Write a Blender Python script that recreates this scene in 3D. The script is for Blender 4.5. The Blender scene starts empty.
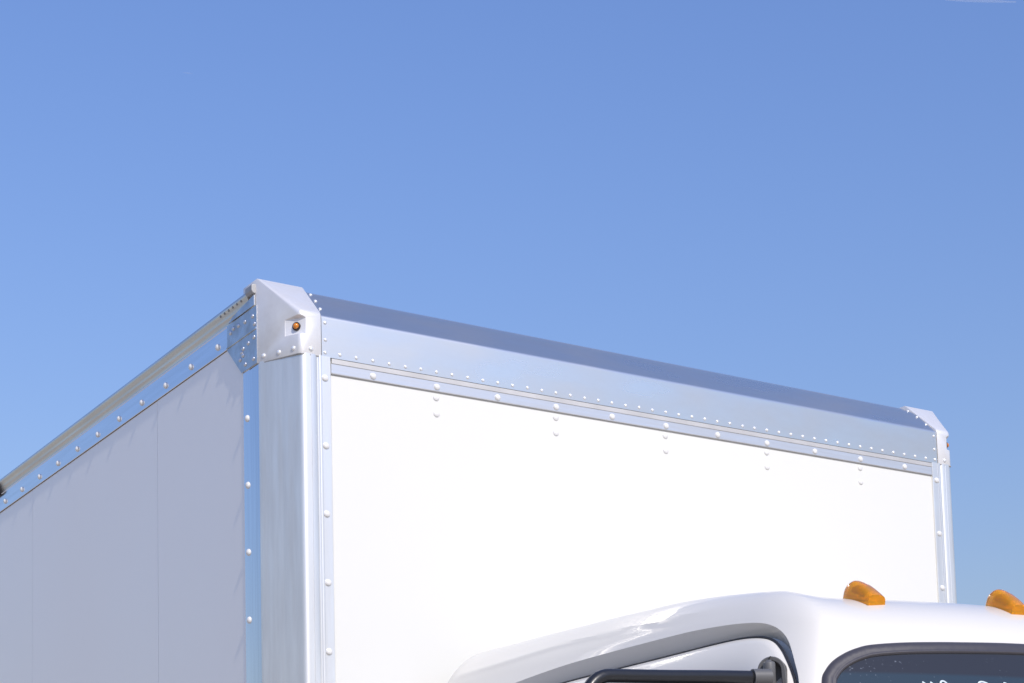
import bpy, bmesh, math, random
from mathutils import Vector, Matrix
from math import sin, cos, pi, radians, sqrt
random.seed(7)
C = bpy.context.scene.collection
scene = bpy.context.scene
OZ = 3.5            # height of the cap rivet row above the ground; shapes below are measured from that row

# ------------------------------------------------------------------ camera
rv = Vector((1.39150551, -0.497140196, 0.496009255)); tv = Vector((-1.06503614, -1.09882182, 5.27346912))
R = Matrix.Rotation(rv.length, 3, rv.normalized())          # truck frame -> camera (x right, y down, z forward)
cpos = -(R.transposed() @ tv)
cd = bpy.data.cameras.new('camera'); cam = bpy.data.objects.new('camera', cd); C.objects.link(cam)
M3 = Matrix((R[0], -R[1], -R[2])).transposed()
cam.matrix_world = Matrix.Translation(cpos + Vector((0, 0, OZ))) @ M3.to_4x4()
cd.sensor_width = 36; cd.lens = 1882.91355 / 1024 * 36
cd.shift_x = (512 - 720) / 1024; cd.shift_y = (747.577 - 341.5) / 1024
cd.clip_start = .05; cd.clip_end = 40000
scene.camera = cam

# ------------------------------------------------------------------ sky, sun, exposure
SUN = Vector((-sin(radians(3.6)), -cos(radians(3.6)) * cos(radians(40)), cos(radians(3.6)) * sin(radians(40))))
w = bpy.data.worlds.new('World'); scene.world = w; w.use_nodes = True
nt = w.node_tree; bg = nt.nodes['Background']; bg.inputs['Strength'].default_value = .106
sk = nt.nodes.new('ShaderNodeTexSky'); sk.sky_type = 'NISHITA'; sk.sun_disc = False
sk.sun_elevation = math.asin(SUN.z); sk.sun_rotation = math.atan2(SUN.x, SUN.y)
sk.altitude = 0; sk.air_density = 2.4; sk.dust_density = 1.6; sk.ozone_density = 6
tint = nt.nodes.new('ShaderNodeMix'); tint.data_type = 'RGBA'; tint.blend_type = 'MULTIPLY'; tint.inputs[0].default_value = 1
tint.inputs[7].default_value = (.70, .762, 1.21, 1)          # clear desert-blue air
nt.links.new(sk.outputs[0], tint.inputs[6]); nt.links.new(tint.outputs[2], bg.inputs['Color'])
sl = bpy.data.lights.new('sun', 'SUN'); sl.energy = 2.65; sl.angle = radians(.53); sl.color = (1, .94, .85)
so = bpy.data.objects.new('sun', sl); C.objects.link(so); so.rotation_euler = SUN.to_track_quat('Z', 'Y').to_euler(); so.location = (0, -10, 20)
vs = scene.view_settings; scene.display_settings.display_device = 'sRGB'
vs.view_transform = 'Standard'; vs.look = 'None'; vs.gamma = 1; vs.use_curve_mapping = False; vs.exposure = .38

# ------------------------------------------------------------------ helpers
def mat(name, base=(.8, .8, .8), rough=.5, metal=0, coat=0, **kw):
    m = bpy.data.materials.new(name); m.use_nodes = True
    b = m.node_tree.nodes['Principled BSDF']
    b.inputs['Base Color'].default_value = (*base, 1); b.inputs['Roughness'].default_value = rough
    b.inputs['Metallic'].default_value = metal; b.inputs['Coat Weight'].default_value = coat
    b.inputs['Coat Roughness'].default_value = .04
    for k, v in kw.items(): b.inputs[k.replace('_', ' ')].default_value = v
    return m
def noise_into(m, scale=(1, 1, 1), nscale=5, detail=4, col=None, rough=None, bump=None, bdist=.002, ramp=(.3, .7)):
    n = m.node_tree; N = n.nodes; L = n.links; b = N['Principled BSDF']
    tc = N.new('ShaderNodeTexCoord'); mp = N.new('ShaderNodeMapping'); mp.inputs['Scale'].default_value = scale
    L.new(tc.outputs['Object'], mp.inputs['Vector'])
    t = N.new('ShaderNodeTexNoise'); t.inputs['Scale'].default_value = nscale; t.inputs['Detail'].default_value = detail
    L.new(mp.outputs[0], t.inputs['Vector'])
    mr = N.new('ShaderNodeMapRange'); mr.inputs[1].default_value = ramp[0]; mr.inputs[2].default_value = ramp[1]
    L.new(t.outputs['Fac'], mr.inputs[0])
    if col:
        mx = N.new('ShaderNodeMix'); mx.data_type = 'RGBA'
        mx.inputs[6].default_value = (*col[0], 1); mx.inputs[7].default_value = (*col[1], 1)
        L.new(mr.outputs[0], mx.inputs[0]); L.new(mx.outputs[2], b.inputs['Base Color'])
    if rough:
        m2 = N.new('ShaderNodeMapRange'); m2.inputs[3].default_value = rough[0]; m2.inputs[4].default_value = rough[1]
        L.new(mr.outputs[0], m2.inputs[0]); L.new(m2.outputs[0], b.inputs['Roughness'])
    if bump:
        bp = N.new('ShaderNodeBump'); bp.inputs['Strength'].default_value = bump; bp.inputs['Distance'].default_value = bdist
        L.new(t.outputs['Fac'], bp.inputs['Height'])
        if b.inputs['Normal'].is_linked: L.new(b.inputs['Normal'].links[0].from_socket, bp.inputs['Normal'])
        L.new(bp.outputs[0], b.inputs['Normal'])
    return m
def link(name, bm, m, parent=None, loc=None, smooth=None, bevel=None, segs=2):
    me = bpy.data.meshes.new(name)
    bmesh.ops.recalc_face_normals(bm, faces=bm.faces)
    bm.to_mesh(me); bm.free()
    for x in (m if isinstance(m, (list, tuple)) else [m]): me.materials.append(x)
    o = bpy.data.objects.new(name, me); C.objects.link(o)
    if parent: o.parent = parent
    if loc: o.location = loc
    if bevel:
        b = o.modifiers.new('bevel', 'BEVEL'); b.width = bevel; b.segments = segs; b.limit_method = 'ANGLE'; b.angle_limit = radians(25)
        b.harden_normals = True; smooth = smooth or 40
    if smooth:
        me.shade_smooth(); me.set_sharp_from_angle(angle=radians(smooth))
    return o
def box(bm, x0, x1, y0, y1, z0, z1):
    v = [bm.verts.new((x, y, z)) for x in (x0, x1) for y in (y0, y1) for z in (z0, z1)]
    for f in ((0, 1, 3, 2), (4, 6, 7, 5), (0, 4, 5, 1), (2, 3, 7, 6), (0, 2, 6, 4), (1, 5, 7, 3)): bm.faces.new([v[i] for i in f])
def extrude_profile(bm, pts, axis, a, b, closed=True, n=1):
    """pts in the plane across axis; a..b along it. axis 'z': pts are (x,y); 'x': (y,z); 'y': (x,z)"""
    def P(p, t): return {'z': (p[0], p[1], t), 'x': (t, p[0], p[1]), 'y': (p[0], t, p[1])}[axis]
    rows = [[bm.verts.new(P(p, a + (b - a) * k / n)) for p in pts] for k in range(n + 1)]
    m = len(pts)
    for k in range(n):
        for i in range(m if closed else m - 1):
            j = (i + 1) % m; bm.faces.new((rows[k][i], rows[k][j], rows[k + 1][j], rows[k + 1][i]))
    if closed: bm.faces.new(rows[0]); bm.faces.new(list(reversed(rows[-1])))
def tube(bm, pts, r, seg=14, caps=True, radii=None):
    pts = [Vector(p) for p in pts]; rings = []; up = None
    for i, p in enumerate(pts):
        d = (pts[min(i + 1, len(pts) - 1)] - pts[max(i - 1, 0)]).normalized()
        if up is None: up = d.orthogonal().normalized()
        up = (up - d * up.dot(d)).normalized(); s = d.cross(up)
        rr = radii[i] if radii else r
        rings.append([bm.verts.new(p + (up * cos(2 * pi * k / seg) + s * sin(2 * pi * k / seg)) * rr) for k in range(seg)])
    for a, b in zip(rings, rings[1:]):
        for k in range(seg): bm.faces.new((a[k], a[(k + 1) % seg], b[(k + 1) % seg], b[k]))
    if caps: bm.faces.new(rings[0]); bm.faces.new(list(reversed(rings[-1])))
def lathe(bm, prof, seg=24, axis='z', c=(0, 0, 0)):
    """prof: (r, h) pairs from tip to rim"""
    c = Vector(c)
    def P(r, h, a):
        u, v = r * cos(a), r * sin(a)
        return c + Vector({'z': (u, v, h), 'x': (h, u, v), 'y': (u, h, v)}[axis])
    rings = []
    for r, h in prof:
        rings.append([bm.verts.new(P(0, h, 0))] if r < 1e-6 else [bm.verts.new(P(r, h, 2 * pi * k / seg)) for k in range(seg)])
    for a, b in zip(rings, rings[1:]):
        for k in range(seg):
            j = (k + 1) % seg
            if len(a) == 1: bm.faces.new((a[0], b[k], b[j]))
            elif len(b) == 1: bm.faces.new((a[k], a[j], b[0]))
            else: bm.faces.new((a[k], a[j], b[j], b[k]))
def arc(cx, cy, r, a0, a1, n):
    return [(cx + r * cos(radians(a0 + (a1 - a0) * k / n)), cy + r * sin(radians(a0 + (a1 - a0) * k / n))) for k in range(n + 1)]

# ------------------------------------------------------------------ materials
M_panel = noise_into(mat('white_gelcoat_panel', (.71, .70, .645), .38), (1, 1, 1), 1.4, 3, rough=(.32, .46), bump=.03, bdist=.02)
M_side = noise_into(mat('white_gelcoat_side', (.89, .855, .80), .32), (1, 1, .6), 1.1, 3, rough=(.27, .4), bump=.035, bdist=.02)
def metal_streak(name, col, rough, scale, bump=.15, ns=6):
    m = mat(name, col[1], rough[0], 1)
    noise_into(m, scale, ns, 6, col=col, rough=rough, bump=bump, bdist=.0008)
    return m
M_post = metal_streak('extruded_aluminium', ((.76, .745, .70), (.88, .865, .82)), (.38, .30), (9, 9, .9), .12, 5); M_post.node_tree.nodes['Principled BSDF'].inputs['Metallic'].default_value = 0.72
M_flange = metal_streak('smooth_aluminium_flange', ((.74, .76, .80), (.82, .84, .88)), (.14, .08), (14, 14, .5), .05)
M_rail = metal_streak('aluminium_rail', ((.72, .735, .77), (.80, .81, .85)), (.18, .11), (1, .5, 12), .06)
M_rail2 = metal_streak('brushed_aluminium_strip', ((.66, .65, .63), (.76, .75, .73)), (.38, .28), (.6, 1, 14), .08); M_rail2.node_tree.nodes['Principled BSDF'].inputs['Metallic'].default_value = 0.7
M_cap = metal_streak('rolled_aluminium_sheet', ((.74, .70, .62), (.90, .86, .76)), (.37, .25), (1.2, 2.2, 3.2), .10, 2.6); M_cap.node_tree.nodes['Principled BSDF'].inputs['Metallic'].default_value = .95
M_cast = noise_into(mat('cast_aluminium', (.80, .78, .75), .5, .4), (1, 1, 1), 24, 6, col=((.70, .68, .655), (.80, .78, .75)), rough=(.5, .38), bump=.22, bdist=.0015)
M_gusset = metal_streak('bright_gusset_plate', ((.46, .46, .46), (.64, .64, .64)), (.38, .24), (5, 5, 5), .35, 5)
M_rivet = mat('painted_rivet', (.74, .725, .69), .32, 0, .3)
M_rivet_al = mat('aluminium_rivet', (.82, .82, .81), .3, .45)
M_rivet_dull = mat('dull_steel_rivet', (.62, .63, .66), .3, .8)
M_beige = noise_into(mat('sealed_aluminium_lip', (.6, .58, .54), .5, .4), (1, 1, 1), 9, 4, col=((.50, .48, .45), (.60, .58, .55)))
M_cove = metal_streak('roof_rail_cove', ((.64, .61, .57), (.76, .73, .69)), (.38, .27), (1, .35, 16), .08)
M_dark = mat('sealant_line', (.26, .25, .235), .7)
M_roof = mat('white_roof_skin', (.78, .78, .77), .5)
M_paint = noise_into(mat('white_cab_paint', (.71, .675, .60), .38, 0, .55), (1, 1, 1), 2.2, 2, bump=.02, bdist=.01)
M_rubber = noise_into(mat('black_rubber_seal', (.022, .022, .024), .42), (1, 1, 1), 60, 3, rough=(.36, .5))
M_gasket = noise_into(mat('windshield_gasket', (.055, .050, .054), .3), (1, 1, 1), 90, 3, rough=(.3, .42), bump=.1, bdist=.0008)
M_tube = noise_into(mat('black_powder_coat', (.016, .016, .017), .34), (1, 1, 1), 180, 2, rough=(.28, .4), bump=.1, bdist=.0005)
M_bracket = noise_into(mat('grey_moulded_plastic', (.11, .108, .105), .5), (1, 1, 1), 120, 3, bump=.15, bdist=.0006)
M_white_mark = mat('white_marker_ink', (.55, .62, .64), .6)
M_tyre = mat('tyre_rubber', (.02, .02, .02), .8)
M_steel = mat('wheel_steel', (.7, .7, .7), .35, .6)
M_frame = mat('black_chassis_paint', (.02, .02, .02), .5)
M_skirt = mat('grey_underbody', (.05, .05, .05), .7)
# amber lens
M_amber = mat('amber_lens', (1, .42, .01), .05, 0, .5, Transmission_Weight=.55, IOR=1.3)
M_bulb = mat('bulb_socket', (.40, .14, .03), .35, .2)
M_lens_small = mat('small_amber_lens', (.85, .27, .01), .12, 0, .5, Transmission_Weight=.25)
M_grommet = mat('black_grommet', (.02, .012, .01), .5)
# tinted windshield with dust and smudges
M_glass = mat('tinted_windshield_glass', (.03, .032, .036), .05, 0, 0, IOR=1.5)
def glass_nodes(m):
    n = m.node_tree; N = n.nodes; L = n.links; b = N['Principled BSDF']
    tc = N.new('ShaderNodeTexCoord')
    t = N.new('ShaderNodeTexNoise'); t.inputs['Scale'].default_value = 120; t.inputs['Detail'].default_value = 5
    t2 = N.new('ShaderNodeTexNoise'); t2.inputs['Scale'].default_value = 9; t2.inputs['Detail'].default_value = 3
    for q in (t, t2): L.new(tc.outputs['Object'], q.inputs['Vector'])
    m1 = N.new('ShaderNodeMapRange'); m1.inputs[1].default_value = .64; m1.inputs[2].default_value = .82
    m2 = N.new('ShaderNodeMapRange'); m2.inputs[1].default_value = .52; m2.inputs[2].default_value = .72
    L.new(t.outputs['Fac'], m1.inputs[0]); L.new(t2.outputs['Fac'], m2.inputs[0])
    mu = N.new('ShaderNodeMath'); mu.operation = 'MULTIPLY'; L.new(m1.outputs[0], mu.inputs[0]); L.new(m2.outputs[0], mu.inputs[1])
    sp = N.new('ShaderNodeSeparateXYZ'); L.new(tc.outputs['Object'], sp.inputs[0])
    # the tint band along the top edge of the glass ends lower down, where the glass is bluer
    mz = N.new('ShaderNodeMapRange'); mz.inputs[1].default_value = -1.104; mz.inputs[2].default_value = -1.112; L.new(sp.outputs['Z'], mz.inputs[0])
    c1 = N.new('ShaderNodeMix'); c1.data_type = 'RGBA'; c1.inputs[6].default_value = (.030, .031, .033, 1); c1.inputs[7].default_value = (.030, .046, .058, 1)
    L.new(mz.outputs[0], c1.inputs[0])
    c2 = N.new('ShaderNodeMix'); c2.data_type = 'RGBA'; c2.inputs[7].default_value = (.45, .5, .56, 1)
    L.new(mu.outputs[0], c2.inputs[0]); L.new(c1.outputs[2], c2.inputs[6]); L.new(c2.outputs[2], b.inputs['Base Color'])
glass_nodes(M_glass)
# concrete yard
M_ground = noise_into(mat('concrete_yard', (.46, .41, .34), .85), (1, 1, 1), .35, 8, col=((.39, .345, .285), (.53, .475, .395)), bump=.3, bdist=.01)
M_trail = mat('ice_trail', (.9, .9, .9), 1, 0, 0, Alpha=.07)

# ------------------------------------------------------------------ setting
bm = bmesh.new(); S = 9000
rings = [[bm.verts.new((r * cos(a * pi / 24), r * sin(a * pi / 24), 0)) for a in range(48)] for r in (12, 60, 400, S)]
bm.faces.new(rings[0])
for a, b in zip(rings, rings[1:]):
    for k in range(48): bm.faces.new((a[k], a[(k + 1) % 48], b[(k + 1) % 48], b[k]))
g = link('ground', bm, M_ground); g['kind'] = 'structure'

# ------------------------------------------------------------------ the truck: one thing
truck = bpy.data.objects.new('box_truck', None); C.objects.link(truck); truck.location = (0, 0, 0)
truck['label'] = 'white box truck with riveted aluminium cargo box edges and white cab carrying amber roof lights'
truck['category'] = 'box truck'
def part(name, bm, m, parent=None, **kw):
    """shapes are measured from the cap rivet row, so a part of the truck hangs OZ above the truck's base"""
    if parent is None: return link(name, bm, m, truck, (0, 0, OZ), **kw)
    return link(name, bm, m, parent, **kw)
W = 2.235                      # mirror plane of the box is x = W/2
def mx(x): return W - x
# rivets: shared meshes, one object each
def rivet_mesh(name, r, h, m):
    bm = bmesh.new()
    prof = [(0, h)] + [(r * sin(radians(a)), h * cos(radians(a))) for a in (18, 36, 54, 70, 82)] + [(r, h * .08), (r, -.001)]
    lathe(bm, prof, 16)
    me = bpy.data.meshes.new(name); bmesh.ops.recalc_face_normals(bm, faces=bm.faces); bm.to_mesh(me); bm.free()
    me.materials.append(m); me.shade_smooth(); return me
RV_big = rivet_mesh('rivet_large', .0098, .0062, M_rivet)
RV_side = rivet_mesh('rivet_side', .0102, .0078, M_rivet)
RV_flat = rivet_mesh('rivet_flush', .0105, .0050, M_rivet)
RV_small = rivet_mesh('rivet_small', .0051, .0036, M_rivet_al)
RV_cast = rivet_mesh('rivet_casting', .0070, .0050, M_rivet_al)
RV_gus = rivet_mesh('rivet_gusset', .0068, .0045, M_rivet_dull)
def rivet(me, parent, pos, nrm):
    o = bpy.data.objects.new('rivet', me); C.objects.link(o); o.parent = parent
    q = Vector(nrm).to_track_quat('Z', 'Y'); o.rotation_mode = 'QUATERNION'; o.rotation_quaternion = q
    j = .0009
    o.location = Vector(pos) + Vector((random.uniform(-j, j) * (abs(nrm[0]) < .5), 0, random.uniform(-j, j)))
    return o
BOT = -2.55; BACK = 6.2        # box bottom and box rear

# front panel
bm = bmesh.new(); box(bm, -.06, mx(-.06), .004, .03, BOT, -.02)
front = part('front_panel', bm, M_panel)
for i, k in enumerate((7, 15, 23, 31, 39)):
    for z in (-.074, -.122):
        o = rivet(RV_flat, front, (.0508 * (k - 1) - .001, .004, z), (0, -1, 0))
# front top rail: round lip under the cap, then a flat strip
bm = bmesh.new()
prof = [(.004, -.0142), (-.0022, -.0142), (-.0030, -.0150), (-.0030, -.0278), (-.0024, -.0285), (.004, -.0285)]
extrude_profile(bm, prof, 'x', -.026, mx(-.026))
lip = part('rail_lip', bm, M_beige)
bm = bmesh.new()
extrude_profile(bm, [(.0035, -.0288), (-.0012, -.0288), (-.0012, -.0555), (.0, -.0575), (.0035, -.0575)], 'x', -.027, mx(-.027))
rail = part('front_rail', bm, M_rail2)
bm = bmesh.new(); box(bm, -.027, mx(-.027), .0005, .0039, -.0592, -.0577)
part('sealant_bead', bm, M_dark)
for k in range(3, 45, 4):
    rivet(RV_big, rail, (.0508 * (k - 1) - .001, -.0012, -.044), (0, -1, 0))

# cap sheet: upright face, tight bend, slope that eases into the roof
bm = bmesh.new()
cp = [(-.0015, -.0125), (-.0015, .0975)]
cp += [(-.0015 + .016 * (1 - cos(radians(a))), .0975 + .016 * sin(radians(a))) for a in range(6, 49, 6)]
y, z = cp[-1]
sa = 46
angs = [radians(sa - 2 - 7 * i / 15 if i < 8 else sa - 6 - 3.6 * (i - 8)) for i in range(16)]
L_ = (.2345 - z) / sum(sin(a) for a in angs)
for ang in angs:
    y += L_ * cos(ang); z += L_ * sin(ang); cp.append((y, z))
CAPTOP = z
cp += [(y + .02, z + .003), (y + .1, z + .004)]
inner = [(a + .003, b - .003) for a, b in reversed(cp)]
inner[-1] = (.0015, -.0125)
extrude_profile(bm, cp + inner, 'x', -.055, mx(-.055), n=1)
# gentle oil-canning comes from the material's bump; the sheet itself stays straight
cap = part('top_cap', bm, M_cap, smooth=35)
def cap_z(yy):
    for a, b in zip(cp, cp[1:]):
        if a[0] <= yy <= b[0] and b[0] > a[0]: return a[1] + (b[1] - a[1]) * (yy - a[0]) / (b[0] - a[0]), Vector((0, -(b[1] - a[1]), b[0] - a[0])).normalized()
    return cp[-1][1], Vector((0, 0, 1))
# 30 nearest rivets of the bottom row as parts, the farther ones in one mesh
for k in range(1, 31): rivet(RV_small, cap, (.0508 * (k - 1), -.0015, 0), (0, -1, 0))
for f in (lambda x: x, mx):
    for z in (.086, .037, 0): rivet(RV_small, cap, (f(-.0435), -.0015, z), (0, -1, 0))
    for yy, x in ((.112, -.033), (.072, -.038), (.032, -.042)):
        zz, n_ = cap_z(yy); rivet(RV_small, cap, (f(x), yy, zz), n_)
bm = bmesh.new()
for k in range(31, 46):
    lathe(bm, [(0, -.0015 - .0036)] + [(.0056 * sin(radians(a)), -.0015 - .0036 * cos(radians(a))) for a in (25, 50, 72)] + [(.0056, -.0010)], 12, 'y', (.0508 * (k - 1), 0, 0))
o = part('rivet_row', bm, M_rivet_al, cap, smooth=60); o['kind'] = 'stuff'

# corner posts
post_prof = [(-.0285, .0038), (-.0285, -.001), (-.030, -.0022), (-.0555, -.0022), (-.057, -.0045), (-.0605, -.0052), (-.064, -.0045),
             (-.0655, -.0030), (-.069, -.0014), (-.0725, -.0030), (-.076, -.0042), (-.088, -.0042), (-.0895, -.0030), (-.091, -.0042), (-.104, -.0042)]
fa = [(-.104 + .018 * -sin(radians(a)), -.0042 + .018 * (1 - cos(radians(a)))) for a in range(8, 66, 8)]
post_prof += fa
p0 = Vector(fa[-1]); p1 = Vector((-.1790, .132)); d = (p1 - p0); nrm = Vector((d.y, -d.x)).normalized() * -1
for i in range(1, 30):
    t = i / 30; off = 0
    if i in (5, 13, 14, 26): off = -.0004
    if i in (9, 21): off = .0003
    q = p0 + d * t + (-nrm if nrm.x > 0 else nrm) * off
    post_prof.append((q.x, q.y))
post_prof += [(-.1790, .132), (-.1812, .139), (-.1812, .246), (-.1802, .2475), (-.1775, .2475), (-.1775, .26), (-.13, .26), (-.06, .03)]
SEG = [M_post, M_flange]
def corner_post(f):
    bm = bmesh.new()
    pts = [(f(x), y) for x, y in post_prof]
    extrude_profile(bm, pts, 'z', BOT, -.0105, n=1)
    for fc in bm.faces:
        c = fc.calc_center_median()
        if .137 < c.y < .2476 and len(fc.verts) == 4: fc.material_index = 1
    o = part('corner_post', bm, SEG, smooth=28)
    s = 1 if f(1) == 1 else -1
    for k in range(10):
        if k < 9 and s == 1 or k < 4: rivet(RV_big, o, (f(-.046), -.0022, -.0735 - .193 * k), (0, -1, 0))
    if s == 1:
        for k in range(6): rivet(RV_side, o, (f(-.1812), .219, -.152 - .1925 * k), (-s, 0, 0))
    return o
post_l = corner_post(lambda x: x); post_l['label'] = 'ribbed corner post between the front and the shaded side'
post_r = corner_post(mx); post_r['label'] = 'corner post seen edge-on against the sky'

# corner castings with a pocket for the marker light
def plane_cut(bm, co, no, keep_cap=True):
    g = bm.verts[:] + bm.edges[:] + bm.faces[:]
    r = bmesh.ops.bisect_plane(bm, geom=g, plane_co=co, plane_no=no, clear_outer=True, clear_inner=False)
    ed = [e for e in r['geom_cut'] if isinstance(e, bmesh.types.BMEdge)]
    if ed: bmesh.ops.contextual_create(bm, geom=ed)
def casting(f, lab):
    s = 1 if f(1) == 1 else -1
    bm = bmesh.new(); box(bm, *sorted((f(-.1825), f(-.040))), -.004, .235, -.0135, .30)
    plane_cut(bm, (f(-.120), -.004, 0), (-.145 * s, -.0625, 0))                    # bevel
    plane_cut(bm, (f(-.1), -.004, .109), (0, -.125, .1455))                          # slope
    plane_cut(bm, (0, 0, .2325), (0, 0, 1))
    plane_cut(bm, (f(-.0575), -.004, .1), (.144 * s, -.012, 0))
    bmesh.ops.remove_doubles(bm, verts=bm.verts, dist=.0006); bmesh.ops.recalc_face_normals(bm, faces=bm.faces)
    def shown(n_): return n_.z > -.3 and n_.y < .3 and n_.x * s < .4
    ed = [e for e in bm.edges if len(e.link_faces) == 2 and all(shown(q.normal) for q in e.link_faces) and (e.verts[0].co.y + e.verts[1].co.y) / 2 < .09 and e.calc_face_angle(0) > .3]
    bmesh.ops.bevel(bm, geom=ed, offset=.011, segments=5, affect='EDGES', profile=.5, clamp_overlap=False)
    # pocket: a block turned to face outward, taken off the upright edge
    o = part('corner_casting', bm, M_cast)
    cut = bmesh.new()
    n = Vector((-.80 * s, -.60, 0)).normalized(); t = Vector((n.y, -n.x, 0)); c0 = Vector((f(-.1195), .0185, 0))
    def P(a, b, z): return c0 + t * a + n * b + Vector((0, 0, z))
    hw = .036
    pts = [P(-hw, 0, .044), P(hw, 0, .044), P(hw, .1, .030), P(-hw, .1, .030), P(-hw, 0, .090), P(hw, 0, .090), P(hw, .1, .150), P(-hw, .1, .150)]
    v = [cut.verts.new(p) for p in pts]
    for q in ((0, 1, 2, 3), (7, 6, 5, 4), (0, 4, 5, 1), (1, 5, 6, 2), (2, 6, 7, 3), (3, 7, 4, 0)): cut.faces.new([v[i] for i in q])
    bmesh.ops.recalc_face_normals(cut, faces=cut.faces)
    me = bpy.data.meshes.new('pocket'); cut.to_mesh(me); cut.free(); co = bpy.data.objects.new('pocket', me); C.objects.link(co); co.location = (0, 0, OZ)
    bo = o.modifiers.new('pocket', 'BOOLEAN'); bo.object = co; bo.operation = 'DIFFERENCE'; bo.solver = 'EXACT'
    bv = o.modifiers.new('edge', 'BEVEL'); bv.width = .0016; bv.segments = 2; bv.limit_method = 'ANGLE'; bv.angle_limit = radians(30)
    dg = bpy.context.evaluated_depsgraph_get(); dg.update()
    me2 = bpy.data.meshes.new_from_object(o.evaluated_get(dg)); o.modifiers.clear(); o.data = me2
    bpy.data.objects.remove(co); me2.shade_smooth(); me2.set_sharp_from_angle(angle=radians(42)); me2.name = 'corner_casting'
    o['label'] = lab
    bm = bmesh.new()
    lathe(bm, [(0, .0115)] + [(.0088 * sin(radians(a)), .003 + .0085 * cos(radians(a))) for a in (20, 40, 60, 80, 90)] + [(.0088, 0)], 24)
    le = part('marker_light', bm, M_lens_small, o, smooth=60); le.rotation_mode = 'QUATERNION'
    le.rotation_quaternion = n.to_track_quat('Z', 'Y'); le.location = P(.0, .0008, .0675)
    bm = bmesh.new()
    lathe(bm, [(.0086, .001), (.0088, .0048), (.0108, .0048), (.0122, .003), (.0122, -.001)], 24)
    gr = part('grommet', bm, M_grommet, o, smooth=60); gr.rotation_mode = 'QUATERNION'
    gr.rotation_quaternion = n.to_track_quat('Z', 'Y'); gr.location = P(.0, .0005, .0675)
    rivet(RV_cast, o, (f(-.088), -.004, .002), (0, -1, 0))
    if s == 1:
        bn = Vector((-.909, -.417, 0))
        for t_ in (.16, .5, .86):
            q = Vector((-.120, -.004, .003)).lerp(Vector((-.1825, .1410, .003)), t_); rivet(RV_cast, o, q, bn)
    return o
casting(lambda x: x, 'near cast corner cap above the shaded side'); casting(mx, 'far cast corner cap with its light seen in profile')
# joint line below the castings
for f in (lambda x: x, mx):
    bm = bmesh.new()
    pts = [(f(-.0575), -.0036), (f(-.1195), -.0036), (f(-.1822), .1405), (f(-.1822), .2), (f(-.06), .2)]
    extrude_profile(bm, pts, 'z', -.0160, -.0137); part('sealant_bead', bm, M_dark)

# side panels, lapped at the seams
ys = [.235, .926, 2.186, 3.45, 4.71, BACK]
for i, (a, b) in enumerate(zip(ys, ys[1:])):
    bm = bmesh.new(); dx = -.0013 * (len(ys) - i) + .006
    box(bm, -.1785 + dx * .35, -.15, a, b - .0028, BOT, .12)
    part('side_panel', bm, M_side)
    bm = bmesh.new(); box(bm, mx(-.15), mx(-.1785), a, b - .0028, BOT, .12); part('side_panel', bm, M_side)
# side rails
def side_rail(f):
    s = 1 if f(1) == 1 else -1
    bm = bmesh.new()
    extrude_profile(bm, [(f(-.172), .0885), (f(-.1812), .0885), (f(-.1822), .0900), (f(-.1822), .1535), (f(-.1838), .1555), (f(-.1838), .1570), (f(-.172), .1570)], 'y', .16, BACK)
    r = part('side_rail', bm, M_rail, smooth=25)
    if s == 1:
        for k in range(13): rivet(RV_side, r, (-.1822, .4255 + .2082 * k, .1145), (-1, 0, 0))
    # cove above it: leans out over the rail and rolls into the roof
    bm = bmesh.new()
    pr = [(-.172, .1572), (-.1815, .1572), (-.1822, .166), (-.1850, .1735), (-.1862, .1755), (-.1862, .1785), (-.1885, .186), (-.1920, .195), (-.1935, .2005), (-.1920, .2065), (-.1875, .2105), (-.176, .2150), (-.16, .2165), (-.16, .1572)]
    extrude_profile(bm, [(f(x), z) for x, z in pr], 'y', .19, BACK)
    part('roof_rail', bm, M_cove, smooth=40)
    bm = bmesh.new(); box(bm, *sorted((f(-.172), f(-.1802))), .248, BACK, .0866, .0883); part('sealant_bead', bm, M_seal)
M_seal = mat('rusty_sealant', (.22, .15, .09), .7)
side_rail(lambda x: x); side_rail(mx)
M_dullend = mat('weathered_end_cap', (.36, .355, .35), .5, .4)
# rail end fitting behind the near casting, and the small joint cover farther back
bm = bmesh.new(); extrude_profile(bm, [(-.15, .19), (-.190, .192), (-.195, .200), (-.195, .216), (-.188, .221), (-.15, .223)], 'y', .150, .196)
part('rail_end_cap', bm, M_dullend, bevel=.003)
bm = bmesh.new(); extrude_profile(bm, [(-.17, .150), (-.192, .152), (-.204, .165), (-.204, .196), (-.195, .205), (-.17, .205)], 'y', 2.568, 2.66)
part('joint_cover', bm, M_frame, bevel=.003)
for k in range(6):
    bm = bmesh.new(); lathe(bm, [(0, -.0012), (.0036, -.0012), (.0038, .0012)], 10, 'x', (-.1916, .232 + .030 * k, .1935)); part('drain_hole', bm, M_dark)
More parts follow.
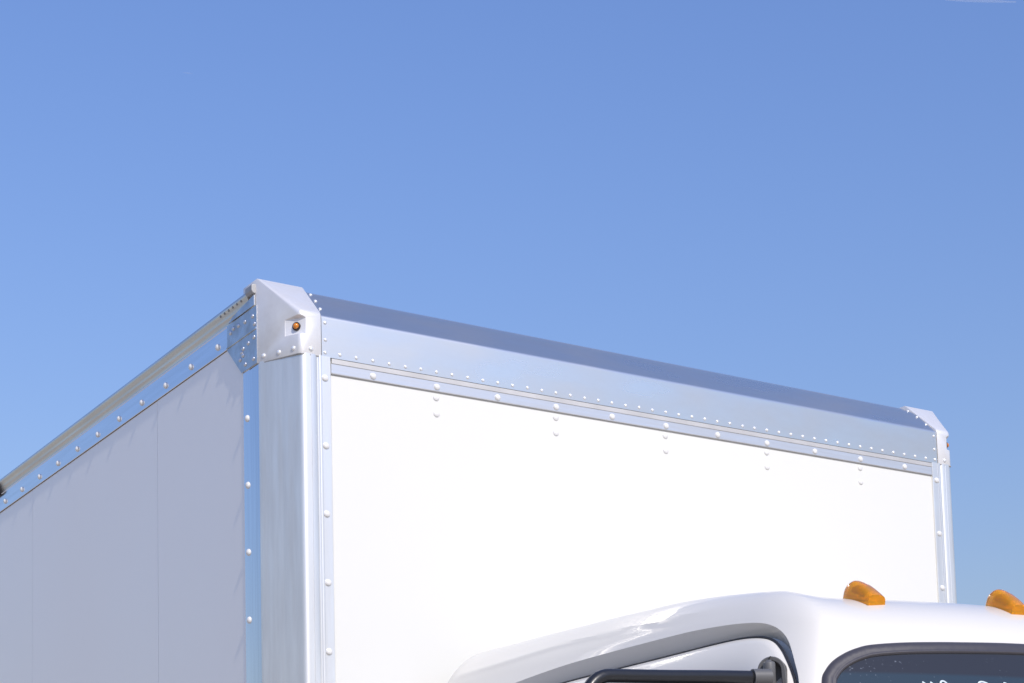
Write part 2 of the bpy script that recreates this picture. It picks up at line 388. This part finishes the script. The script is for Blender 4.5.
# gusset plate tying the rail to the post
bm = bmesh.new()
gp = [(.141, -.0125), (.250, -.0125), (.352, .083), (.353, .1565), (.141, .1565)]
extrude_profile(bm, gp, 'x', -.1848, -.1823)
gus = part('gusset_plate', bm, M_gusset, bevel=.0008, segs=1)
bm = bmesh.new(); extrude_profile(bm, [(.150, .158), (.335, .158), (.30, .170), (.150, .187)], 'x', -.1880, -.1846)
part('gusset_lip', bm, M_gusset, gus)
bm = bmesh.new(); extrude_profile(bm, [(-.1847, .0868), (-.1866, .0868), (-.1876, .0895), (-.1866, .0915), (-.1847, .0915)], 'y', .142, .352)
part('pressed_ridge', bm, M_gusset, gus, smooth=60)
for yy, z in ((.326, .128), (.305, .135), (.268, .133), (.222, .130), (.168, .130), (.156, .105), (.160, .067), (.200, .062), (.236, .056), (.245, .046), (.238, .036), (.165, .006), (.222, .006), (.258, .03)):
    rivet(RV_gus, gus, (-.1848, yy, z), (-1, 0, 0))
# roof skin, floor, rear
bm = bmesh.new(); box(bm, -.16, mx(-.16), .17, BACK - .01, .19, .213); part('roof_skin', bm, M_roof)
bm = bmesh.new(); box(bm, -.165, mx(-.165), .05, BACK - .01, BOT - .05, BOT + .04); part('box_floor', bm, M_skirt)
bm = bmesh.new(); box(bm, -.15, mx(-.15), BACK - .04, BACK - .002, BOT, .19); part('rear_door', bm, M_panel)

# ------------------------------------------------------------------ the cab
def smooth_poly(pts, n=4):
    out = []
    P_ = [Vector(p) for p in pts]
    for i in range(len(P_) - 1):
        p0 = P_[max(i - 1, 0)]; p1 = P_[i]; p2 = P_[i + 1]; p3 = P_[min(i + 2, len(P_) - 1)]
        for k in range(n):
            t = k / n
            out.append(.5 * ((2 * p1) + (-p0 + p2) * t + (2 * p0 - 5 * p1 + 4 * p2 - p3) * t * t + (-p0 + 3 * p1 - 3 * p2 + p3) * t ** 3))
    out.append(P_[-1]); return out
XC = W / 2
CK = [(-1.4, .901, 0), (-1.25, .900, .4), (-1.12, .8993, 1), (-.94, .8972, 1), (-.784, .8954, 1), (-.62, .8962, 1), (-.365, .9094, .9), (-.226, .9142, .5), (-.1, .92, 0)]
def crease(y, z):
    for (a, za, wa), (b, zb, wb) in zip(CK, CK[1:]):
        if a <= y <= b:
            t = (y - a) / (b - a); return (wa + (wb - wa) * t) * math.exp(-((z + za + (zb - za) * t) / .011) ** 2)
    return 0
def sd_terms(p):
    x, y, z = p
    u = abs(x - XC); k = u / .8
    hw = .90 - .50 * max(z + 1.25, 0) + .02 * min(max(-1.25 - z, 0), 1) + .1082 * (y + 1.5) - .02 * ((y + .9) / .8) ** 2
    a = u - hw - .0032 * crease(y, z)        # pressed crease below the roof
    yf = -1.6864 + .155 * k ** 2 + .50 * (z + 1.03)            # raked, bowed front
    b = (yf - y) * .88
    zt = (-.8449 - .03865 * k ** 2 + .01813 * k ** 6 + .02029 * math.exp(-((u - .7431) / .1) ** 2)
          - .07929 * (max(0, -1.0 - y) / .7) ** 1.6 + .00264 * (max(0, y + .95) / .75) ** 2)
    return a, b, z - zt, y + .0736, -2.45 - z
def F(p):
    return sum(max((v + r) / r, 0) ** 2.2 for v, r in zip(sd_terms(p), (.0506, .13, .0905, .1011, .05))) - 1
CC = Vector((XC, -.9, -1.5))
def surf(direction):
    d = direction.normalized(); lo, hi = .2, 3
    for _ in range(26):
        m = (lo + hi) / 2
        if F(CC + d * m) > 0: hi = m
        else: lo = m
    return CC + d * lo
def on_side(y, z, off=0):
    """point on the left flank at given y, z"""
    lo, hi = XC, -.4
    for _ in range(40):
        m = (lo + hi) / 2
        if F((m, y, z)) > 0: hi = m
        else: lo = m
    return Vector((lo, y, z))
def on_front(x, z):
    lo, hi = -1.0, -3.0
    for _ in range(40):
        m = (lo + hi) / 2
        if F((x, m, z)) > 0: hi = m
        else: lo = m
    return Vector((x, lo, z))
def on_top(x, y):
    lo, hi = -1.3, -.3
    for _ in range(40):
        m = (lo + hi) / 2
        if F((x, y, m)) > 0: hi = m
        else: lo = m
    return Vector((x, y, lo))
def nrm_at(p):
    e = 1e-4; f0 = F(p)
    return Vector([F(p + Vector([e if i == j else 0 for j in range(3)])) - f0 for i in range(3)]).normalized()
bm = bmesh.new()
hx, hy0, hy1, hz0, hz1 = .9, -2.15, -.07, -2.45, -.84
def grid(fn, nu, nv):
    g = [[bm.verts.new(surf(fn(i / nu, j / nv) - CC)) for j in range(nv + 1)] for i in range(nu + 1)]
    for i in range(nu):
        for j in range(nv): bm.faces.new((g[i][j], g[i + 1][j], g[i + 1][j + 1], g[i][j + 1]))
L3 = lambda a, b, t: a + (b - a) * t
NX, NY, NZ = 84, 160, 120
def X(t): return L3(XC - hx, XC + hx, t)
def Y(t): return L3(hy0, hy1, t)
def Z(t): return L3(hz0, hz1, 1 - (1 - t) ** 2.2)       # rows crowd towards the roof edge
grid(lambda s, t: Vector((X(0), Y(s), Z(t))), NY, NZ); grid(lambda s, t: Vector((X(1), Y(s), Z(t))), NY, NZ)
grid(lambda s, t: Vector((X(s), hy0, Z(t))), NX, NZ); grid(lambda s, t: Vector((X(s), hy1, Z(t))), NX, NZ)
grid(lambda s, t: Vector((X(s), Y(t), hz1)), NX, NY); grid(lambda s, t: Vector((X(s), Y(t), hz0)), NX, NY)
bmesh.ops.remove_doubles(bm, verts=bm.verts, dist=1e-4)
cab = part('cab_shell', bm, M_paint)

# door opening: outline on the flank (y, z); the band between outer and inner outline turns in
outer = [(-.25, -1.012), (-.37, -.996), (-.4904, -.983), (-.6008, -.9717), (-.7113, -.9633), (-.849, -.9575), (-.9795, -.9535), (-1.0679, -.9510), (-1.1532, -.9495), (-1.2393, -.9515), (-1.3243, -.9570), (-1.392, -.9664),
         (-1.4323, -.9787), (-1.4604, -.9936), (-1.4839, -1.0124), (-1.5034, -1.035), (-1.5344, -1.081), (-1.5635, -1.1304), (-1.61, -1.24), (-1.68, -1.45), (-1.72, -1.60)]
inner_o = [(-.28, -1.050), (-.40, -1.034), (-.51, -1.022), (-.61, -1.013), (-.715, -1.007), (-.845, -1.003), (-.969, -.9995), (-1.058, -.997), (-1.144, -.994), (-1.227, -.991), (-1.309, -.990), (-1.364, -.9935),
           (-1.404, -1.001), (-1.433, -1.013), (-1.457, -1.031), (-1.479, -1.053), (-1.513, -1.094), (-1.543, -1.141), (-1.592, -1.248), (-1.664, -1.456), (-1.704, -1.60)]
inner_o = [(y - .012, z - .003) for y, z in inner_o]
def smooth2(pts, n=4):
    return [tuple(v) for v in smooth_poly(pts, n)]
outer = smooth2(outer); inner_o = smooth2(inner_o)
lowo = [(-1.74, -2.3), (-.22, -2.3)]; lowi = [(-1.72, -2.28), (-.25, -2.28)]
DEPTH = .018
def cutter():
    bm = bmesh.new()
    o_pts = outer + lowo; i_pts = inner_o + lowi
    n = len(o_pts)
    # extend the band's slope outward so the cut edge lands on the outline
    ext = [(oy + (oy - iy) * .5, oz + (oz - iz) * .5) for (oy, oz), (iy, iz) in zip(o_pts, i_pts)]
    A = [bm.verts.new((on_side(y0, max(z0, -2.3)).x - DEPTH * .5, y, z)) for (y, z), (y0, z0) in zip(ext, o_pts)]
    B = [bm.verts.new((on_side(y0, max(z0, -2.3)).x + DEPTH, y, z)) for (y, z), (y0, z0) in zip(i_pts, o_pts)]
    D = [bm.verts.new((on_side(y0, max(z0, -2.3)).x - DEPTH * .5 - .1, y, z)) for (y, z), (y0, z0) in zip(ext, o_pts)]
    for P_, Q in ((A, B), (D, A)):
        for i in range(n): bm.faces.new((P_[i], P_[(i + 1) % n], Q[(i + 1) % n], Q[i]))
    bmesh.ops.triangle_fill(bm, use_beauty=True, edges=[e for e in bm.edges if all(v in B for v in e.verts)])
    bmesh.ops.triangle_fill(bm, use_beauty=True, edges=[e for e in bm.edges if all(v in D for v in e.verts)])
    bmesh.ops.recalc_face_normals(bm, faces=bm.faces)
    me = bpy.data.meshes.new('cutter'); bm.to_mesh(me); bm.free()
    return me
cut_me = cutter(); cut = bpy.data.objects.new('cutter', cut_me); C.objects.link(cut); cut.location = (0, 0, OZ)
bo = cab.modifiers.new('door', 'BOOLEAN'); bo.object = cut; bo.operation = 'DIFFERENCE'; bo.solver = 'EXACT'
dg = bpy.context.evaluated_depsgraph_get(); dg.update()
me2 = bpy.data.meshes.new_from_object(cab.evaluated_get(dg)); cab.modifiers.clear(); cab.data = me2; me2.name = 'cab_shell'
bpy.data.objects.remove(cut)
me2.shade_smooth(); me2.set_sharp_from_angle(angle=radians(13))

# door: frame ring with the window in it, standing in the recess
def scaled(pts, cy, cz, k): return [(cy + (y - cy) * k, cz + (z - cz) * k) for y, z in pts]
bm = bmesh.new()
d_out = [(y, z) for y, z in inner_o] + lowi
top = [p for p in inner_o]
def inset(pts, dist):
    n = len(pts); out = []
    for i in range(n):
        a = Vector(pts[i - 1]); b = Vector(pts[i]); c = Vector(pts[(i + 1) % n])
        n1 = Vector(((b - a).y, -(b - a).x)).normalized(); n2 = Vector(((c - b).y, -(c - b).x)).normalized()
        m_ = (n1 + n2).normalized(); k = dist / max(m_.dot(n1), .4); out.append(tuple(b + m_ * k))
    return out
area = sum(a[0] * b[1] - b[0] * a[1] for a, b in zip(d_out, d_out[1:] + d_out[:1]))
sg = 1 if area < 0 else -1
r0 = inset(d_out, sg * .0035); r1 = inset(d_out, sg * .016); r2 = scaled(d_out, -1.05, -1.7, .885); r3 = scaled(d_out, -1.05, -1.7, .868)
def dx_(y, z): return on_side(y, min(max(z, -2.3), -.93)).x
rows = []
for pts, off in ((r0, .022), (r0, .009), (r1, .004), (r2, .002), (r3, .012)):
    rows.append([bm.verts.new((dx_(y, z) + off, y, z)) for y, z in pts])
n = len(d_out)
for a, b in zip(rows, rows[1:]):
    for i in range(n): bm.faces.new((a[i], a[(i + 1) % n], b[(i + 1) % n], b[i]))
door = part('door', bm, M_paint, smooth=50)
door['label'] = 'white door frame set into the cab side'
bm = bmesh.new()
gl = [bm.verts.new((dx_(y, z) + .012, y, z)) for y, z in r3]
bmesh.ops.triangle_fill(bm, use_beauty=True, edges=[bm.edges.new((gl[i], gl[(i + 1) % n])) for i in range(n)])
part('window', bm, M_glass, door)
bm = bmesh.new(); ptsd = [(dx_(y, z) + .013, y, z) for y, z in inset(d_out, sg * .0005)[:81]]
tube(bm, ptsd, .0030, 10); part('door_seal', bm, M_rubber, door, smooth=60)

# windshield with its rubber gasket
def ws_outline():
    """(x, z) of the gasket centre line, from lower left over the corner to the middle, mirrored"""
    half = [(.25, -1.90), (.288, -1.50), (.328, -1.28), (.350, -1.20), (.3724, -1.1331), (.3845, -1.1140), (.4065, -1.0935), (.4370, -1.0757), (.4687, -1.0632), (.502, -1.0550), (.5738, -1.0478), (.65, -1.0438), (.7240, -1.0411), (.8947, -1.0360), (XC, -1.035)]
    full = half + [(2 * XC - x, z) for x, z in reversed(half[:-1])]
    return full
wo = smooth_poly([(x, z) for x, z in ws_outline()])
G = []
for x, z in wo:
    p = on_front(x, z); G.append((p, nrm_at(p)))
# gasket section: (inward across the opening, out along the normal)
GW = .0170
sec = [(-GW, -.006), (-GW, .002), (-GW * .82, .0062), (-GW * .4, .0092), (0, .0100), (GW * .35, .0090), (GW * .55, .0082), (GW * .68, .0096), (GW * .84, .0086), (GW * .96, .0048), (GW, .0), (GW, -.008)]
bm = bmesh.new(); rws = []; nG = len(G)
edge_in = []
for i, (p, nn) in enumerate(G):
    t = (G[min(i + 1, nG - 1)][0] - G[max(i - 1, 0)][0]).normalized(); inn = nn.cross(t).normalized()
    if inn.z > .5 and 5 < i < nG - 5: inn = -inn
    if abs(inn.z) <= .5 and (inn.x * (XC - p.x)) < 0 and abs(XC - p.x) > .3: inn = -inn
    if inn.z > 0 and abs(inn.z) > .3: inn = -inn
    rws.append([bm.verts.new(p + inn * a + nn * b) for a, b in sec]); edge_in.append((p + inn * (GW - .003), nn))
for a, b in zip(rws, rws[1:]):
    for k in range(len(sec) - 1): bm.faces.new((a[k], a[k + 1], b[k + 1], b[k]))
gas = part('windshield_gasket', bm, M_gasket, smooth=70)
# glass: rows between mirrored edge points, 4 mm proud of the shell skin
bm = bmesh.new(); half = nG // 2; prev = None
for i in range(half + 1):
    a = edge_in[i][0]; b = edge_in[nG - 1 - i][0]; row = []
    for k in range(41):
        x = L3(a.x, b.x, k / 40); z = L3(a.z, b.z, k / 40)
        q = on_front(x, z); row.append(bm.verts.new(q + nrm_at(q) * .0035))
    if prev:
        for k in range(40): bm.faces.new((prev[k], prev[k + 1], row[k + 1], row[k]))
    prev = row
bmesh.ops.remove_doubles(bm, verts=bm.verts, dist=1e-5)
ws = part('windshield', bm, M_glass, smooth=80)
# hand-written white marks whose tops reach into view
def stroke(pts, wd=.0022):
    bm = bmesh.new(); ring = []
    sp = smooth_poly(pts, 5)
    for i, q in enumerate(sp):
        p = on_front(q.x, q.y); nn = nrm_at(p); ring.append((p + nn * .0045, nn))
    rr = []
    for i, (p, nn) in enumerate(ring):
        t = (ring[min(i + 1, len(ring) - 1)][0] - ring[max(i - 1, 0)][0]).normalized(); s = nn.cross(t).normalized() * wd
        rr.append((bm.verts.new(p - s), bm.verts.new(p + s)))
    for a, b in zip(rr, rr[1:]): bm.faces.new((a[0], a[1], b[1], b[0]))
    return bm
MARKS = []   # filled below

# roof marker lamps
def lamp_mesh():
    """teardrop lens: tall rear, long slope, blunt front facet; local -Y is forward, base at z=0"""
    bm = bmesh.new(); n = 22; L_ = .108; rows = []
    for i in range(n + 1):
        t = i / n                                   # 0 rear, 1 front
        yy = .050 - L_ * t
        if t < .30: h = .044 * sqrt(max(1 - ((.30 - t) / .30) ** 2, 0)) 
        else: h = .044 - .024 * ((t - .30) / .70) ** 1.6
        h = max(h, .002); zb = -.007
        wd = .026 * (1 - .30 * (1 - t) ** 2.5) * (sqrt(min(1, (t + .02) / .10)) if t < .08 else 1)
        row = []
        for k in range(13):
            a = pi * k / 12; ca = cos(a); sa_ = sin(a)
            e = .55 if t > .5 else .75
            row.append(bm.verts.new((wd * math.copysign(abs(ca) ** e, ca), yy, zb + (h - zb) * abs(sa_) ** .5)))
        rows.append(row)
    for a, b in zip(rows, rows[1:]):
        for k in range(12): bm.faces.new((a[k], a[k + 1], b[k + 1], b[k]))
        bm.faces.new((a[12], a[0], b[0], b[12]))
    bm.faces.new(rows[0]); bm.faces.new(list(reversed(rows[-1])))
    bmesh.ops.remove_doubles(bm, verts=bm.verts, dist=1e-5)
    return bm
def cab_lamp(x, y):
    p = on_top(x, y); nn = nrm_at(p)
    a = on_top(x, y + .045); b = on_top(x, y - .045); f = (a - b).normalized()
    z_ = Vector((0, 0, 1)); z_ = (z_ - f * z_.dot(f)).normalized(); x_ = f.cross(z_)
    rot = Matrix((x_, f, z_)).transposed().to_quaternion()
    low = min((a - p).dot(z_), (b - p).dot(z_), 0)
    le = part('marker_lamp', lamp_mesh(), M_amber, smooth=45); le.rotation_mode = 'QUATERNION'; le.rotation_quaternion = rot
    le.location = p + Vector((0, 0, OZ)) + z_ * (low * .6 + .001)
    bm = bmesh.new(); box(bm, -.0262, .0262, -.0590, .0505, -.0125, -.0072)
    base = part('lamp_base', bm, M_gaskb, le, bevel=.004)
    bm = bmesh.new(); lathe(bm, [(0, .020), (.006, .018), (.0085, .010), (.0085, -.012), (.011, -.014), (.011, -.024)], 14, 'y', (0, .004, .020))
    part('bulb', bm, M_bulb, le, smooth=50)
    bm = bmesh.new(); box(bm, -.018, .018, -.030, .034, .003, .009); part('reflector', bm, M_refl, le)
    return le
M_gaskb = mat('lamp_gasket', (.16, .05, .01), .6)
M_refl = mat('lamp_reflector', (.95, .6, .2), .3, .3)
for x, y in ((.598, -1.465), (.988, -1.540), (XC, -1.550), (2 * XC - .988, -1.540), (2 * XC - .598, -1.465)):
    cab_lamp(x, y)

# mirror arm: hinge bracket on the door corner, tube going out and down
def q3(px): return px
bz = -1.118; by = -1.53
bm = bmesh.new()
pts = [(.245, by, bz + .000), (.12, by, bz - .006), (0, by, bz - .013), (-.150, by, bz - .020)]
for a in range(10, 91, 10): pts.append((-.150 - .060 * sin(radians(a)), by, bz - .020 - .060 * (1 - cos(radians(a)))))
pts += [(-.210, by, bz - .12), (-.210, by, bz - .62)]
for a in range(10, 91, 10): pts.append((-.210 + .05 * (1 - cos(radians(a))), by, bz - .62 - .05 * sin(radians(a))))
pts += [(-.05, by, bz - .67), (.28, by, bz - .67)]
tube(bm, pts, .0145, 18)
arm = part('mirror_arm', bm, M_tube, smooth=60)
bm = bmesh.new(); tube(bm, [(.258, by - .012, bz + .000), (.226, by - .004, bz - .001), (.218, by - .002, bz - .0015)], .0180, 20)
part('collar', bm, M_bracket, arm, smooth=50)
# knuckle: short barrel standing in a hooped bracket on the door corner
bm = bmesh.new()
KC = Vector((.292, -1.508, -1.098)); e1 = Vector((.70, -.714, 0)); en = Vector((-.714, -.70, 0))
lathe(bm, [(0, .020), (.005, .020), (.007, .017), (.0125, .015), (.0140, .011), (.0140, -.034), (.0115, -.037), (.0115, -.07), (0, -.07)], 22, 'z', tuple(KC + en * .020 + e1 * -.004 + Vector((0, 0, .002))))
part('hinge_barrel', bm, M_bracket, arm, smooth=50)
bm = bmesh.new()
def hoop(rad, low): return [(-rad, low)] + [(rad * cos(radians(a)), rad * sin(radians(a))) for a in range(180, -1, -12)] + [(rad * 1.12, -.06), (rad * 1.1, low)]
ho, hi_, hb = hoop(.0320, -.20), hoop(.0205, -.20), hoop(.0195, -.20)
def HP(p, n_): return KC + e1 * p[0] + Vector((0, 0, p[1])) + en * n_
Q0 = [bm.verts.new(HP(p, -.060)) for p in ho]; Q1 = [bm.verts.new(HP((p[0] * .97, p[1] * (.97 if p[1] > 0 else 1)), .014)) for p in ho]
Q2 = [bm.verts.new(HP(p, .012)) for p in hi_]; Q3 = [bm.verts.new(HP(p, -.012)) for p in hb]
for P_, Q in ((Q0, Q1), (Q1, Q2), (Q2, Q3)):
    for a in range(len(ho) - 1): bm.faces.new((P_[a], P_[a + 1], Q[a + 1], Q[a]))
bm.faces.new(Q3)
part('mirror_bracket', bm, M_bracket, arm, bevel=.0025, segs=3)
bm = bmesh.new(); lathe(bm, [(0, .004), (.004, .0035), (.005, 0)], 12, 'y', (0, 0, 0))
sc_ = part('screw', bm, M_tube, arm, smooth=60); sc_.location = KC + Vector((0, 0, .026)) + en * .016
# mirror head below the frame's edge
bm = bmesh.new(); box(bm, -.315, -.105, by - .095, by - .025, bz - .58, bz - .16)
part('mirror_housing', bm, M_tube, arm, bevel=.03, segs=4)
bm = bmesh.new(); box(bm, -.295, -.125, by - .0248, by - .0215, bz - .56, bz - .18); part('mirror_glass', bm, mat('mirror_silver', (.9, .9, .9), .03, 1), arm)

# windshield writing: only its top few millimetres rise into the photograph
for pts in ([(.5865, -1.1270), (.592, -1.133), (.597, -1.150)], [(.6060, -1.1270), (.611, -1.133), (.616, -1.148)],
            [(.624, -1.150), (.629, -1.132), (.636, -1.1240), (.645, -1.128), (.652, -1.150)],
            [(.724, -1.150), (.727, -1.130), (.737, -1.1225), (.752, -1.126), (.760, -1.138)],
            [(.798, -1.1230), (.806, -1.126), (.812, -1.142)]):
    pts = [(x, z - .0025) for x, z in pts]
    part('handwritten_mark', stroke(pts), M_white_mark, ws)

# hood and fenders ahead of the windshield, below the picture
bm = bmesh.new()
rows = []
for i in range(15):
    t = i / 14; yy = -1.92 - 1.55 * t; hwid = .80 - .16 * t; zc = -1.93 - .16 * t - .22 * max(0, t - .8) ** 1.3 * 3
    rows.append([bm.verts.new((XC + hwid * sin(radians(a)) * (1 if abs(a) < 90 else 1), yy, zc - .55 * (1 - abs(cos(radians(a))) ** .35))) for a in range(-90, 91, 9)])
for a, b in zip(rows, rows[1:]):
    for k in range(20): bm.faces.new((a[k], a[k + 1], b[k + 1], b[k]))
hood = part('hood', bm, M_paint, smooth=50); hm = hood.modifiers.new('shell', 'SOLIDIFY'); hm.thickness = .012
bm = bmesh.new(); box(bm, XC - .64, XC + .64, -3.46, -3.40, -2.85, -2.30); part('grille', bm, M_frame, bevel=.02)
for sgn in (-1, 1):
    bm = bmesh.new(); pr = [(-.62 + .62 * 0, 0)]
    pr = [(-1.35 - .70 * cos(radians(a)), -3.02 + .70 * sin(radians(a))) for a in range(0, 181, 12)]
    pi_ = [(-1.35 - .58 * cos(radians(a)), -3.02 + .58 * sin(radians(a))) for a in range(180, -1, -12)]
    extrude_profile(bm, pr + pi_, 'x', XC + sgn * .80, XC + sgn * 1.22); part('fender', bm, M_paint, bevel=.03, segs=3)

# running gear under the frame of the picture
def wheel(x, y, wd):
    bm = bmesh.new(); r = .49
    prof = [(.29, -wd / 2), (.44, -wd / 2), (.475, -wd / 2 + .02), (r, -wd / 2 + .05), (r, wd / 2 - .05), (.475, wd / 2 - .02), (.44, wd / 2), (.29, wd / 2)]
    lathe(bm, prof, 48, 'x', (x, y, r - OZ)); o = part('wheel', bm, M_tyre, smooth=35)
    bm = bmesh.new(); lathe(bm, [(0, -wd / 2 + .05), (.1, -wd / 2 + .04), (.12, -wd / 2 + .09), (.25, -wd / 2 + .08), (.29, -wd / 2 + .005), (.295, 0), (.29, wd / 2 - .005), (.2, 0), (0, .0)], 48, 'x', (x, y, r - OZ))
    part('rim', bm, M_steel, o, smooth=35)
for x in (.05, W - .05): wheel(x, -1.35, .27)
for x in (.0, .30, W - .30, W): wheel(x, 4.4, .25)
bm = bmesh.new()
box(bm, .68, .76, -2.2, BACK, -2.85, -2.6); box(bm, W - .76, W - .68, -2.2, BACK, -2.85, -2.6)
for yy in (-1.35, 4.4): box(bm, .1, W - .1, yy - .06, yy + .06, -3.07, -2.93)
box(bm, .3, W - .3, -1.9, -.3, -2.6, -2.44)
part('chassis', bm, M_frame)

# ------------------------------------------------------------------ far vapour trails
def ray(px, py):
    return (R.transposed() @ Vector(((px - 720) / 1882.91, (py - 747.577) / 1882.91, 1))).normalized()
def trail(a, b, dist, r, label):
    A = cpos + Vector((0, 0, OZ)) + ray(*a) * dist; B = cpos + Vector((0, 0, OZ)) + ray(*b) * dist * 1.03
    bm = bmesh.new(); n = 24; mid = (A + B) / 2
    pts = [A.lerp(B, k / n) - mid + Vector((0, 0, 0)) for k in range(n + 1)]
    tube(bm, pts, r, 10, radii=[r * (.35 + .65 * sin(pi * min(k / n + .08, 1) * .95)) for k in range(n + 1)])
    o = link('vapour_trail', bm, M_trail, None, mid, smooth=80); o['label'] = label; o['category'] = 'contrail'
trail((946, -.4), (1016, 2.0), 9000, 7, 'long pale vapour trail in the top right corner of the sky')
trail((184, 72.6), (192, 73.6), 9000, 2.4, 'tiny faint vapour trail in the upper left of the sky')
